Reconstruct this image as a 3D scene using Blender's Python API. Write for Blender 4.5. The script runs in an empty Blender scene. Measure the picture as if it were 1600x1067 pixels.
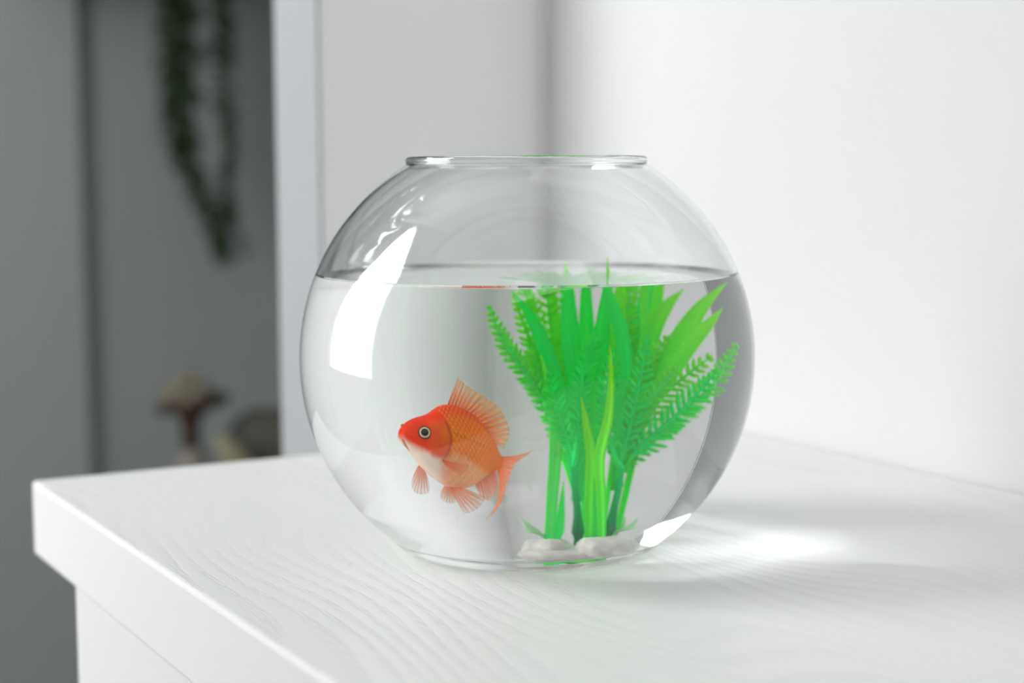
import bpy, bmesh, math, random
import numpy as np
from mathutils import Vector, Matrix

scene = bpy.context.scene
R = math.radians

# ------------------------------------------------------------------ camera
cam_d = bpy.data.cameras.new('camera')
cam = bpy.data.objects.new('camera', cam_d)
scene.collection.objects.link(cam)
cam.location = (-0.3995, -0.6998, 0.1845)
YAW, PITCH, ROLL = R(29.2), R(5.96), R(0.3)
fw = Vector((math.sin(YAW) * math.cos(PITCH), math.cos(YAW) * math.cos(PITCH), -math.sin(PITCH)))
r0 = Vector((math.cos(YAW), -math.sin(YAW), 0.0))
u0 = r0.cross(fw)
rr = r0 * math.cos(ROLL) - u0 * math.sin(ROLL)
uu = u0 * math.cos(ROLL) + r0 * math.sin(ROLL)
m = Matrix((rr, uu, -fw)).transposed().to_4x4()
m.translation = cam.location
cam.matrix_world = m
cam_d.sensor_width = 36.0
cam_d.lens = 58.5
cam_d.clip_start = 0.01
cam_d.dof.use_dof = True
cam_d.dof.focus_distance = 0.74
cam_d.dof.aperture_fstop = 4.9
scene.camera = cam

# ------------------------------------------------------------------ world, daylight, exposure
world = bpy.data.worlds.new('world')
scene.world = world
world.use_nodes = True
bg = world.node_tree.nodes['Background']
bg.inputs['Color'].default_value = (0.97, 0.985, 1.0, 1)
bg.inputs['Strength'].default_value = 1.6

WX, WY0, WY1, WZ0, WZ1 = -1.40, 0.45, 1.76, -0.08, 2.12     # the window in the left wall
WZT = 0.95                                                   # transom height
for nm, z0, z1, rad_ in (('daylight_lower_pane', WZ0, WZT - 0.01, 4.0), ('daylight_upper_pane', WZT + 0.01, WZ1, 8.5)):
    ld = bpy.data.lights.new(nm, 'AREA')                     # skylight is stronger through the upper pane
    ld.shape = 'RECTANGLE'
    ld.size = WY1 - WY0
    ld.size_y = z1 - z0
    ld.energy = rad_ * ld.size * ld.size_y * math.pi
    ld.color = (0.985, 0.995, 1.0)
    lo = bpy.data.objects.new(nm, ld)
    lo.location = (WX - 0.04, (WY0 + WY1) / 2, (z0 + z1) / 2)
    lo.rotation_euler = (R(90), 0, R(-90))                   # shines towards +X
    scene.collection.objects.link(lo)

vs = scene.view_settings
vs.view_transform = 'Standard'
vs.look = 'None'
vs.gamma = 1.0
vs.use_curve_mapping = False
vs.exposure = 0.27
cy = scene.cycles
cy.max_bounces = 20
cy.diffuse_bounces = 9
cy.glossy_bounces = 8
cy.transmission_bounces = 20
cy.transparent_max_bounces = 24
cy.use_denoising = True
cy.blur_glossy = 0.0
cy.sample_clamp_indirect = 12.0

# ------------------------------------------------------------------ helpers
C = scene.collection

def mesh_obj(name, verts, faces, mat=None, parent=None, smooth=True, uvs=None):
    me = bpy.data.meshes.new(name)
    me.from_pydata([tuple(v) for v in verts], [], [tuple(f) for f in faces])
    if smooth:
        me.polygons.foreach_set('use_smooth', [True] * len(me.polygons))
    if uvs is not None:
        ul = me.uv_layers.new(name='UVMap')
        for lp in me.loops:
            ul.data[lp.index].uv = uvs[lp.vertex_index]
    me.update()
    o = bpy.data.objects.new(name, me)
    C.objects.link(o)
    if mat:
        me.materials.append(mat)
    if parent:
        o.parent = parent
    return o

def box(name, lo_, hi_, mat, parent=None, bevel=0.0, seg=3):
    bm = bmesh.new()
    bmesh.ops.create_cube(bm, size=1.0)
    a, b = Vector(lo_), Vector(hi_)
    for v in bm.verts:
        v.co = Vector((a[i] + (v.co[i] + 0.5) * (b[i] - a[i]) for i in range(3)))
    if bevel:
        bmesh.ops.bevel(bm, geom=bm.edges[:], offset=bevel, segments=seg, profile=0.5, affect='EDGES')
    me = bpy.data.meshes.new(name)
    bm.to_mesh(me); bm.free()
    o = bpy.data.objects.new(name, me)
    C.objects.link(o)
    me.materials.append(mat)
    if parent:
        o.parent = parent
    return o

def empty(name, loc=(0, 0, 0), rz=0.0):
    o = bpy.data.objects.new(name, None)
    o.empty_display_size = 0.02
    o.location = loc
    o.rotation_euler = (0, 0, rz)
    C.objects.link(o)
    return o

def tag(o, label, cat, group=None, kind=None):
    o['label'] = label
    o['category'] = cat
    if group: o['group'] = group
    if kind: o['kind'] = kind
    return o

def struct(o, label, cat=None):
    o['kind'] = 'structure'
    o['label'] = label
    o['category'] = cat or 'wall'
    return o

def lathe(name, profile, mat, parent=None, n=192, smooth=True):
    """profile: list of (r, z); r == 0 makes a pole"""
    verts, faces, rings = [], [], []
    for r, z in profile:
        if r <= 1e-7:
            rings.append([len(verts)] * n); verts.append((0, 0, z))
        else:
            s = len(verts)
            for k in range(n):
                a = 2 * math.pi * k / n
                verts.append((r * math.cos(a), r * math.sin(a), z))
            rings.append(list(range(s, s + n)))
    for A, B in zip(rings[:-1], rings[1:]):
        for k in range(n):
            q = [A[k], A[(k + 1) % n], B[(k + 1) % n], B[k]]
            u = []
            for i in q:
                if i not in u: u.append(i)
            if len(u) > 2: faces.append(u)
    return mesh_obj(name, verts, faces, mat, parent, smooth)

def mat_new(name):
    mt = bpy.data.materials.new(name)
    mt.use_nodes = True
    nt = mt.node_tree
    bs = nt.nodes.get('Principled BSDF')
    return mt, nt, bs

def plain(name, col, rough=0.6, noise=0.0, scale=8.0, bump=0.0, spec=0.4):
    mt, nt, bs = mat_new(name)
    bs.inputs['Base Color'].default_value = (*col, 1)
    bs.inputs['Roughness'].default_value = rough
    bs.inputs['Specular IOR Level'].default_value = spec
    tc = nt.nodes.new('ShaderNodeTexCoord')
    nz = nt.nodes.new('ShaderNodeTexNoise')
    nz.inputs['Scale'].default_value = scale
    nz.inputs['Detail'].default_value = 6
    nt.links.new(tc.outputs['Object'], nz.inputs['Vector'])
    if noise:
        mx = nt.nodes.new('ShaderNodeMix'); mx.data_type = 'RGBA'
        mx.inputs['A'].default_value = (*[c * (1 - noise) for c in col], 1)
        mx.inputs['B'].default_value = (*[min(1, c * (1 + noise)) for c in col], 1)
        nt.links.new(nz.outputs['Fac'], mx.inputs['Factor'])
        nt.links.new(mx.outputs['Result'], bs.inputs['Base Color'])
    if bump:
        bp = nt.nodes.new('ShaderNodeBump')
        bp.inputs['Strength'].default_value = 0.5
        bp.inputs['Distance'].default_value = bump
        nt.links.new(nz.outputs['Fac'], bp.inputs['Height'])
        nt.links.new(bp.outputs['Normal'], bs.inputs['Normal'])
    return mt

def glass(name, ior, col=(1, 1, 1)):
    mt = bpy.data.materials.new(name)
    mt.use_nodes = True
    nt = mt.node_tree
    nt.nodes.clear()
    out = nt.nodes.new('ShaderNodeOutputMaterial')
    g = nt.nodes.new('ShaderNodeBsdfGlass')
    g.inputs['Color'].default_value = (*col, 1)
    g.inputs['Roughness'].default_value = 0.0
    g.inputs['IOR'].default_value = ior
    nt.links.new(g.outputs['BSDF'], out.inputs['Surface'])
    return mt

# ------------------------------------------------------------------ materials of the room
M_wall = plain('white_wall_paint', (0.68, 0.68, 0.68), 0.7, 0.012, 3.0, 0.0004, 0.2)
M_part = plain('partition_paint', (0.86, 0.86, 0.855), 0.7, 0.012, 3.0, 0.0004, 0.2)
M_dimmed_end = plain('dimmed_end_paint', (0.36, 0.37, 0.375), 0.6, 0.01, 3.0, 0.0, 0.2)  # darker colour stands in for weaker window light on the wall end
M_grey = plain('grey_wall_paint', (0.32, 0.35, 0.347), 0.75, 0.02, 2.0, 0.0004, 0.2)
M_greylight = plain('light_grey_wall_paint', (0.37, 0.39, 0.385), 0.75, 0.02, 2.0, 0.0004, 0.2)
M_floor = plain('floor_boards', (0.42, 0.43, 0.43), 0.5, 0.1, 5.0)
M_ceil = plain('ceiling_paint', (0.85, 0.85, 0.85), 0.8)
M_frame = plain('window_frame_paint', (0.78, 0.78, 0.77), 0.4)
M_added_curtain = plain('added_curtain_fabric', (0.60, 0.60, 0.58), 0.9, 0.05, 40)

# wood grain of the dresser: grain runs along Y
def white_wood():
    mt, nt, bs = mat_new('whitewashed_wood')
    N, Lk = nt.nodes.new, nt.links.new
    tc = N('ShaderNodeTexCoord')
    # slow warp that bends the grain into cathedral arches
    wp = N('ShaderNodeMapping'); wp.inputs['Scale'].default_value = (4.0, 1.1, 4.0)
    Lk(tc.outputs['Object'], wp.inputs['Vector'])
    wn = N('ShaderNodeTexNoise'); wn.inputs['Scale'].default_value = 2.0; wn.inputs['Detail'].default_value = 1.5
    Lk(wp.outputs['Vector'], wn.inputs['Vector'])
    sx = N('ShaderNodeSeparateXYZ'); Lk(tc.outputs['Object'], sx.inputs['Vector'])
    ring = N('ShaderNodeMath'); ring.operation = 'MULTIPLY_ADD'      # x*k + warp
    ring.inputs[1].default_value = 85.0
    wm = N('ShaderNodeMath'); wm.operation = 'MULTIPLY'; wm.inputs[1].default_value = 22.0
    Lk(wn.outputs['Fac'], wm.inputs[0])
    Lk(sx.outputs['X'], ring.inputs[0]); Lk(wm.outputs[0], ring.inputs[2])
    fr = N('ShaderNodeMath'); fr.operation = 'FRACT'; Lk(ring.outputs[0], fr.inputs[0])
    # saw-tooth year rings: slow rise, quick fall
    band = N('ShaderNodeMapRange'); band.interpolation_type = 'SMOOTHSTEP'
    band.inputs['From Min'].default_value = 0.25; band.inputs['From Max'].default_value = 0.8
    Lk(fr.outputs[0], band.inputs['Value'])
    fall = N('ShaderNodeMapRange'); fall.interpolation_type = 'SMOOTHSTEP'
    fall.inputs['From Min'].default_value = 0.84; fall.inputs['From Max'].default_value = 1.0
    fall.inputs['To Min'].default_value = 1.0; fall.inputs['To Max'].default_value = 0.0
    Lk(fr.outputs[0], fall.inputs['Value'])
    bb = N('ShaderNodeMath'); bb.operation = 'MULTIPLY'
    Lk(band.outputs['Result'], bb.inputs[0]); Lk(fall.outputs['Result'], bb.inputs[1])
    # some areas are plain, some strongly figured
    am = N('ShaderNodeMapping'); am.inputs['Scale'].default_value = (9.0, 3.0, 9.0)
    Lk(tc.outputs['Object'], am.inputs['Vector'])
    an_ = N('ShaderNodeTexNoise'); an_.inputs['Scale'].default_value = 1.0; an_.inputs['Detail'].default_value = 1.0
    Lk(am.outputs['Vector'], an_.inputs['Vector'])
    ar = N('ShaderNodeMapRange'); ar.inputs['From Min'].default_value = 0.38; ar.inputs['From Max'].default_value = 0.60
    ar.inputs['To Min'].default_value = 0.25
    Lk(an_.outputs['Fac'], ar.inputs['Value'])
    ba = N('ShaderNodeMath'); ba.operation = 'MULTIPLY'
    Lk(bb.outputs[0], ba.inputs[0]); Lk(ar.outputs['Result'], ba.inputs[1])
    # fine pores: very elongated noise
    pm = N('ShaderNodeMapping'); pm.inputs['Scale'].default_value = (900.0, 70.0, 900.0)
    Lk(tc.outputs['Object'], pm.inputs['Vector'])
    pn = N('ShaderNodeTexNoise'); pn.inputs['Scale'].default_value = 1.0; pn.inputs['Detail'].default_value = 2.0
    Lk(pm.outputs['Vector'], pn.inputs['Vector'])
    pr = N('ShaderNodeMapRange'); pr.inputs['From Min'].default_value = 0.40; pr.inputs['From Max'].default_value = 0.60; pr.inputs['To Min'].default_value = 0.25
    Lk(pn.outputs['Fac'], pr.inputs['Value'])
    po = N('ShaderNodeMath'); po.operation = 'MULTIPLY'
    Lk(pr.outputs['Result'], po.inputs[0]); Lk(ba.outputs[0], po.inputs[1])
    mx = N('ShaderNodeMix'); mx.data_type = 'RGBA'
    mx.inputs['A'].default_value = (0.84, 0.84, 0.832, 1)
    mx.inputs['B'].default_value = (0.765, 0.765, 0.757, 1)
    Lk(po.outputs[0], mx.inputs['Factor'])
    Lk(mx.outputs['Result'], bs.inputs['Base Color'])
    bs.inputs['Roughness'].default_value = 0.42
    bs.inputs['Specular IOR Level'].default_value = 0.35
    bp = N('ShaderNodeBump'); bp.inputs['Strength'].default_value = 0.38; bp.inputs['Distance'].default_value = 0.0008
    bp.invert = True
    Lk(po.outputs[0], bp.inputs['Height'])
    Lk(bp.outputs['Normal'], bs.inputs['Normal'])
    return mt
M_wood = white_wood()
M_side = plain('white_lacquer', (0.80, 0.788, 0.788), 0.45, 0.01, 20)

# ------------------------------------------------------------------ the room
FLOOR, CEIL = -1.00, 2.30
XW = 0.304           # right wall behind the dresser
struct(box('floor', (-1.6, -1.9, FLOOR - 0.05), (1.7, 3.2, FLOOR), M_floor), 'brown wooden floor of the room', 'floor')
struct(box('ceiling', (-1.6, -1.9, CEIL), (1.7, 3.2, CEIL + 0.05), M_ceil), 'white ceiling of the room', 'ceiling')
struct(box('wall_right', (XW, -1.9, FLOOR), (XW + 0.12, 0.51, CEIL), M_wall), 'white wall that the dresser stands against')
struct(box('wall_back', (0.1005, 0.494, FLOOR), (0.290, 0.582, CEIL), M_part, bevel=0.002), 'white end of partition wall behind the fishbowl')
struct(box('trim_2', (0.0985, 0.4935, FLOOR), (0.1007, 0.5825, CEIL), M_dimmed_end, bevel=0.0005), 'grey strip added on the partition wall end, coloured darker to offset window light', 'trim')  # added strip; its grey tones down the strongly lit wall end
struct(box('trim_1', (0.290, 0.4965, FLOOR), (1.6, 0.582, CEIL), plain('corner_gap_paint', (0.80, 0.78, 0.775), 0.7)), 'grey shadow gap where the two white walls meet', 'trim')
struct(box('wall_far', (-1.6, 3.0, FLOOR), (1.7, 3.1, CEIL), M_grey), 'dark grey wall of the room beyond')
struct(box('wall_far_left', (-1.6, 2.95, FLOOR), (0.564, 3.0, CEIL), M_greylight), 'light grey wall edge in the room beyond')
struct(box('wall_far_right', (1.5, 0.58, FLOOR), (1.6, 3.05, CEIL), M_grey), 'dark grey side wall of the room beyond')
struct(box('wall_rear_added', (-1.5, -1.95, FLOOR), (XW + 0.12, -1.85, 1.50), plain('mid_grey_paint', (0.55, 0.56, 0.56), 0.8)), 'unseen mid grey wall added to keep reflections in the bowl dark')  # added out of view to darken bowl reflections; fill enters above it
wl = empty('wall_left')
struct(wl, 'white wall with the window that lights the bowl')
T = 0.10
for lo_, hi_ in (((WX - T, -1.9, FLOOR), (WX, WY0, CEIL)), ((WX - T, WY1, FLOOR), (WX, 2.95, CEIL)),
                 ((WX - T, WY0, FLOOR), (WX, WY1, WZ0)), ((WX - T, WY0, WZ1), (WX, WY1, CEIL))):
    box('wall_panel', lo_, hi_, M_ceil, wl)
win = empty('window_1', (WX, (WY0 + WY1) / 2, WZ0))
struct(win, 'white framed window in the left wall', 'window')
hw, hh, b = (WY1 - WY0) / 2, WZ1 - WZ0, 0.035
for lo_, hi_ in (((-0.03, -hw - b, -b), (0.02, hw + b, 0.0)), ((-0.03, -hw - b, hh), (0.02, hw + b, hh + b)),
                 ((-0.03, -hw - b, 0), (0.02, -hw, hh)), ((-0.03, hw, 0), (0.02, hw + b, hh))):
    box('window_frame', lo_, hi_, M_frame, win, 0.004)
# added unseen curtains, cut to shape the window highlight; they meet at the top
def curtain(edge_fn, outer_y, label):
    vv, ff = [], []
    NU, NV = 60, 40
    for j in range(NV + 1):
        t = j / NV
        z = -0.75 + t * (2.18 + 0.75)
        e_ = edge_fn(z)
        for i in range(NU + 1):
            s = i / NU
            vv.append((WX + 0.06 + 0.018 * math.sin(s * 26 + 0.4 * t), e_ + (outer_y - e_) * s, z))
    for j in range(NV):
        for i in range(NU):
            a = j * (NU + 1) + i
            ff.append((a, a + 1, a + NU + 2, a + NU + 1))
    cu = mesh_obj('curtain', vv, ff, M_added_curtain)
    cu.modifiers.new('thick', 'SOLIDIFY').thickness = 0.002
    return tag(cu, label, 'curtain', 'added window curtains')
curtain(lambda z: float(np.interp(z, [-0.8, 0.0, 0.3, 0.65, 1.2, 2.2], [1.84, 1.80, 1.66, 1.50, 1.16, 1.12])), 2.02, 'off white curtain added unseen on the doorway side to shape the window light')
curtain(lambda z: float(np.interp(z, [-0.8, 1.0, 1.2, 1.55, 2.2], [0.40, 0.42, 0.50, 0.68, 1.12])), 0.18, 'off white curtain added unseen on the dresser side to shape the window light')

# ------------------------------------------------------------------ dresser
dr = empty('dresser', (0, 0, FLOOR))
tag(dr, 'white wood grain dresser that the fishbowl stands on', 'dresser')
TL = -0.172
def dpart(name, lo_, hi_, mat, bevel=0.0):
    o = box(name, (lo_[0], lo_[1], lo_[2] - FLOOR), (hi_[0], hi_[1], hi_[2] - FLOOR), mat, dr, bevel)
    return o
top = dpart('dresser_top', (TL, -1.15, -0.045), (XW - 0.001, 0.2975, 0.0), M_wood, 0.0025)
top.data.materials.append(plain('white_edge_band', (0.82, 0.82, 0.815), 0.45, 0.01, 20))
for p_ in top.data.polygons:
    if abs(p_.normal.z) < 0.9: p_.material_index = 1
dpart('side_panel', (TL + 0.003, -1.05, FLOOR + 0.03), (TL + 0.021, 0.214, -0.045), M_side, 0.001)
dpart('back_panel', (TL + 0.021, 0.196, FLOOR + 0.03), (XW - 0.01, 0.214, -0.045), M_side, 0.001)
dpart('plinth', (TL + 0.03, -1.03, FLOOR), (XW - 0.02, 0.195, FLOOR + 0.03), M_side, 0.001)

# ------------------------------------------------------------------ fishbowl
ZC, RO, RI = 0.0927, 0.110, 0.1081
ZW = 0.1325
M_glass = glass('clear_glass', 1.56, (0.985, 0.993, 0.990))
M_wside = glass('water_against_glass', 1.333 / 1.56)
M_wtop = glass('water_surface', 1.333)

def arc(r, za, zb, n):
    """points (radius, z) of a sphere about ZC between two heights, even in angle"""
    a = math.asin(max(-1, min(1, (za - ZC) / r))); c = math.asin(max(-1, min(1, (zb - ZC) / r)))
    return [(r * math.cos(a + (c - a) * k / n), ZC + r * math.sin(a + (c - a) * k / n)) for k in range(n + 1)]
def corner(p, q, k, n):
    """quadratic curve p..q with control point k, without its ends"""
    o = []
    for i in range(1, n):
        t = i / n
        o.append(((1 - t) ** 2 * p[0] + 2 * t * (1 - t) * k[0] + t * t * q[0], (1 - t) ** 2 * p[1] + 2 * t * (1 - t) * k[1] + t * t * q[1]))
    return o
ZN = 0.1862                                   # where the lip starts
def rad(r, z): return math.sqrt(r * r - (z - ZC) ** 2)
# outer: flat foot, soft corner, sphere
po = arc(RO, 0.0065, ZN, 110)
pre = [(0.0, 0.0006), (0.02, 0.0006), (0.046, 0.0005), (0.0535, 0.0)]
pre += [(0.0565, 0.0)] + corner((0.0565, 0.0), po[0], (0.0635, 0.0006), 8)
outer = pre + po
fl = 0.0075
pi = arc(RI, fl + 0.016, ZN, 110)
ipre = [(0.0, fl), (0.02, fl), (0.04, fl), (0.047, fl)] + corner((0.047, fl), pi[0], (0.0635, fl + 0.0003), 14)
inner = ipre + pi
# meniscus height: split the inner profile
ZM = ZW + 0.0018
wet = [p for p in inner if p[1] < ZM - 1e-4] + [(rad(RI, ZM), ZM)]
dry = [(rad(RI, ZM), ZM)] + [p for p in inner if p[1] > ZM + 1e-4]
bowl = empty('fishbowl', (0, 0, 0))
tag(bowl, 'round clear glass fishbowl standing on the white dresser', 'fishbowl')
bo = lathe('bowl_wall', outer, M_glass, bowl)          # r grows with z: normals face outwards
# dry inside of the wall, facing the cavity
bi = lathe('inner', list(reversed(dry)), M_glass, bowl)
# join the two skins of the glass into one mesh
def join_meshes(dst, src):
    bm = bmesh.new(); bm.from_mesh(dst.data); bm.from_mesh(src.data)
    bm.to_mesh(dst.data); bm.free()
    bpy.data.objects.remove(src, do_unlink=True)
join_meshes(bo, bi)
# lip: from the outer neck round the rim to the inner neck
ro_, ri_ = rad(RO, ZN), rad(RI, ZN)
lip = [(ro_, ZN)]
cx, cz, cr = (ro_ + ri_) / 2 + 0.0002, ZN + 0.0019, 0.0019
for k in range(15):
    a = R(-25 + k * (230) / 14)
    lip.append((cx + cr * math.cos(a), cz + cr * math.sin(a)))
lip += [(ri_, ZN)]
rim = lathe('rim', lip, M_glass, bowl)
rim['label'] = 'thick rounded glass lip'
# water: wet side, meniscus, level surface
wp_ = list(wet)
rw = rad(RI, ZM)
topp = [(rw - 0.0012, ZW + 0.0008), (rw - 0.0026, ZW + 0.00025), (rw - 0.0045, ZW), (rw * 0.6, ZW), (rw * 0.3, ZW), (0.0, ZW)]
wo = lathe('water', wp_ + topp, M_wside)
wo.data.materials.append(M_wtop)
n = 192
nside = (len(wet) - 1)
for p in wo.data.polygons:
    # rings are written in order, so the first nside rings of faces are the side
    p.material_index = 0 if p.index < n * nside else 1
tag(wo, 'clear still water filling the glass bowl', 'water', kind='stuff')

# ------------------------------------------------------------------ goldfish
def catmull(P, n):
    P = np.array(P, float)
    Q = np.vstack([2 * P[0] - P[1], P, 2 * P[-1] - P[-2]])
    res = []
    seg = len(P) - 1
    for k in range(n + 1):
        t = k / n * seg
        i = min(int(t), seg - 1); f = t - i
        a, b_, c, d = Q[i], Q[i + 1], Q[i + 2], Q[i + 3]
        res.append(0.5 * (2 * b_ + (c - a) * f + (2 * a - 5 * b_ + 4 * c - d) * f * f + (3 * b_ - a - 3 * c + d) * f ** 3))
    return np.array(res)

FU = 6.1e-5                          # metres per drawing unit
FX0, FY0 = 480.0, 540.0
# top outline x, y; bottom outline x, y; half width; (drawing units, y down), nose to tail root
SEC = [
    (122, 452, 126, 474, 10), (136, 412, 146, 508, 44), (178, 368, 186, 552, 74), (238, 340, 240, 622, 100),
    (312, 318, 304, 690, 118), (380, 276, 376, 748, 130), (450, 262, 450, 788, 134), (540, 288, 530, 794, 126),
    (620, 340, 600, 776, 106), (690, 420, 656, 736, 78), (738, 498, 706, 706, 50), (772, 566, 752, 684, 26), (800, 606, 784, 676, 10)]
NS, NR = 300, 220
S = catmull(SEC, NS)
def yaw_at(x):                        # heading turns away along the body
    return R(13) + R(40) * max(0.0, min(1.0, (x - 420) / 400.0))
cxs = (S[:, 0] + S[:, 2]) / 2
dep = np.zeros(NS + 1)
for i in range(1, NS + 1):
    dep[i] = dep[i - 1] + (cxs[i] - cxs[i - 1]) * math.tan(yaw_at(cxs[i]))
dep -= dep[np.argmin(abs(cxs - 480))]
FV = np.zeros((NS + 1, NR, 3)); HF = np.zeros((NS + 1, NR)); TH = np.zeros(NR)
for j in range(NR):
    TH[j] = 2 * math.pi * j / NR
for i in range(NS + 1):
    tx, ty, bx_, by_, w = S[i]
    a = yaw_at(cxs[i])
    Lx, Ly = math.sin(a), -math.cos(a)
    # near the tail root the sections keep facing the camera a little
    for j in range(NR):
        c, s = math.cos(TH[j]), math.sin(TH[j])
        # fuller below the middle, narrow at the back ridge
        cc = math.copysign(abs(c) ** 1.0, c)
        ss = math.copysign(abs(s) ** (0.88 if c < 0 else 1.12), s)
        px = (tx + bx_) / 2 + cc * (tx - bx_) / 2
        py = (ty + by_) / 2 + cc * (ty - by_) / 2
        FV[i, j] = (px - FX0 + ss * w * Lx, dep[i] + ss * w * Ly, -(py - FY0))
        HF[i, j] = (1 - cc) / 2
# close the nose a little rounder: nothing else needed
def smoothstep(a, b_, x):
    t = np.clip((x - a) / (b_ - a), 0, 1)
    return t * t * (3 - 2 * t)
PX = FV[:, :, 0] + FX0; PY = FY0 - FV[:, :, 2]
# arc coordinates for scales
du = np.zeros(NS + 1)
cen_l = np.stack([cxs, dep, (S[:, 1] + S[:, 3]) / 2], 1)
du[1:] = np.cumsum(np.linalg.norm(np.diff(cen_l, axis=0), axis=1))
dv = np.zeros((NS + 1, NR))
for i in range(NS + 1):
    ring = FV[i]
    seg = np.linalg.norm(np.diff(ring, axis=0), axis=1)
    acc = np.concatenate([[0], np.cumsum(seg)])
    tot = acc[-1] + np.linalg.norm(ring[0] - ring[-1])
    dv[i] = np.minimum(acc, tot - acc)
SC = 27.0
A_ = (du[:, None] + 0 * dv) / SC
# rows of scales keep their number along the body
half = dv.max(axis=1, keepdims=True)
ROWS = 24
B_ = dv / np.maximum(half, 1e-3) * ROWS
hgt = np.zeros_like(A_); rim_d = np.ones_like(A_)
best = np.full_like(A_, -1e9)
for off in (0.0, 0.5):
    for da in (-1, 0, 1):
        for db in (-1, 0, 1):
            ca = np.floor(A_ - off) + off + da + 0.5
            cb = np.floor((B_ - off * 2) / 2) * 2 + off * 2 + db * 2 + 1.0
            ra = (A_ - ca) / 0.62; rb = (B_ - cb) / 1.22
            d2 = ra * ra + rb * rb
            key = np.where(d2 < 1, -ca, -1e9)        # scale nearer the head lies on top
            upd = key > best
            best = np.where(upd, key, best)
            hgt = np.where(upd & (d2 < 1), 0.5 + 0.5 * ra, hgt)
            rim_d = np.where(upd & (d2 < 1), np.sqrt(np.clip(d2, 0, 1)) * np.where(ra > -0.3, 1, 0.6), rim_d)
# where scales are: behind the gill cover, fading at the tail root
gill = 462 - 46 * ((PY - 470) / 130.0) ** 2
scale_mask = smoothstep(0, 22, PX - np.where(PY < 600, gill, 440)) * (1 - smoothstep(745, 790, PX))
# gill cover: raised plate with a groove behind its edge
ge = PX - gill
inplate = smoothstep(300, 345, PX) * (1 - smoothstep(0, 10, ge)) * smoothstep(340, 375, PY) * (1 - smoothstep(575, 610, PY))
groove = np.exp(-(ge / 9.0) ** 2) * smoothstep(345, 380, PY) * (1 - smoothstep(600, 640, PY))
cent = np.stack([(S[:, 0] + S[:, 2]) / 2 - FX0, dep, -((S[:, 1] + S[:, 3]) / 2 - FY0)], 1)[:, None, :]
nrm = FV - cent
nrm /= np.maximum(np.linalg.norm(nrm, axis=2, keepdims=True), 1e-6)
near = (np.sin(TH)[None, :] > 0).astype(float) + 0 * PX
# mouth: slit running down and back from under the upper lip
def segdist(x, y, x0, y0, x1, y1):
    dx, dy = x1 - x0, y1 - y0
    t = np.clip(((x - x0) * dx + (y - y0) * dy) / (dx * dx + dy * dy), 0, 1)
    return np.hypot(x - x0 - t * dx, y - y0 - t * dy)
md = segdist(PX, PY, 148, 482, 186, 552)
slit = np.exp(-(md / 7.0) ** 2)
lips = np.exp(-((md - 22) / 13.0) ** 2)
ulip = np.exp(-(np.hypot(PX - 152, PY - 452) / 34.0) ** 2)
disp = scale_mask * (hgt - 0.5) * 9.0 + inplate * 6.0 - groove * 5.0 - slit * 8.0 + lips * 4.0 + ulip * 7.0
FV2 = FV + nrm * disp[:, :, None]
# colours (linear)
red = np.array([0.90, 0.040, 0.001]); org = np.array([0.98, 0.150, 0.001]); gold = np.array([1.0, 0.26, 0.002])
pale = np.array([0.92, 0.52, 0.30]); white = np.array([0.88, 0.68, 0.56]); dark = np.array([0.42, 0.045, 0.01])
X = PX; Y = PY
col = red[None, None] * np.ones(PX.shape + (1,))
def mix(c, k, w_): return c * (1 - w_[..., None]) + k * w_[..., None]
rngl = np.sin(A_ * 3.1 + B_ * 1.7) * 0.5 + 0.5
col = mix(col, org, smoothstep(400, 480, X) * smoothstep(0.02, 0.16, HF))
col = mix(col, gold, scale_mask * smoothstep(0.12, 0.32, HF) * (0.35 + 0.3 * rngl) * (1 - smoothstep(640, 760, X)))
# flank goes pale below
edge_y = np.interp(X, [100, 150, 215, 300, 345, 400, 455, 475, 560, 640, 720, 800], [470, 470, 512, 545, 575, 590, 580, 560, 590, 650, 720, 800])
pl = smoothstep(-28, 34, Y - edge_y)
under = smoothstep(0.55, 0.75, HF)
hd = 1 - smoothstep(360, 470, X)
col = mix(col, white, pl * hd)
col = mix(col, pale, pl * (1 - hd) * (0.55 + 0.35 * rngl))
col = mix(col, np.array([0.88, 0.33, 0.13]), pl * smoothstep(560, 720, X) * 0.7)
col = mix(col, np.array([0.80, 0.13, 0.012]), inplate * (1 - pl) * 0.55)
col = mix(col, gold, np.exp(-(np.hypot((X - 420) / 26.0, (Y - 430) / 50.0)) ** 2) * 0.35)
col = mix(col, dark, groove * 0.75 * (1 - 0.6 * pl))
col = mix(col, dark * 1.2, slit * 0.85)
col = mix(col, np.array([0.80, 0.46, 0.36]), np.exp(-(segdist(X, Y, 215, 520, 270, 555) / 10) ** 2) * 0.4)
# bluish-dark scale edges and the dotted lateral line
rimk = smoothstep(0.80, 1.0, rim_d) * scale_mask
col = mix(col, np.array([0.72, 0.075, 0.002]), rimk * 0.85 * (1 - 0.45 * pl))
col = mix(col, np.array([0.99, 0.50, 0.10]), scale_mask * (1 - smoothstep(0.25, 0.6, rim_d)) * 0.45)
lat = np.interp(X, [470, 520, 590, 660, 740], [425, 448, 480, 510, 560])
dots = np.exp(-((Y - lat) / 5.0) ** 2) * (np.sin(X * 0.30) > 0.2) * smoothstep(465, 480, X) * (1 - smoothstep(690, 740, X))
col = mix(col, np.array([0.20, 0.03, 0.01]), dots * 0.65)

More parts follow.
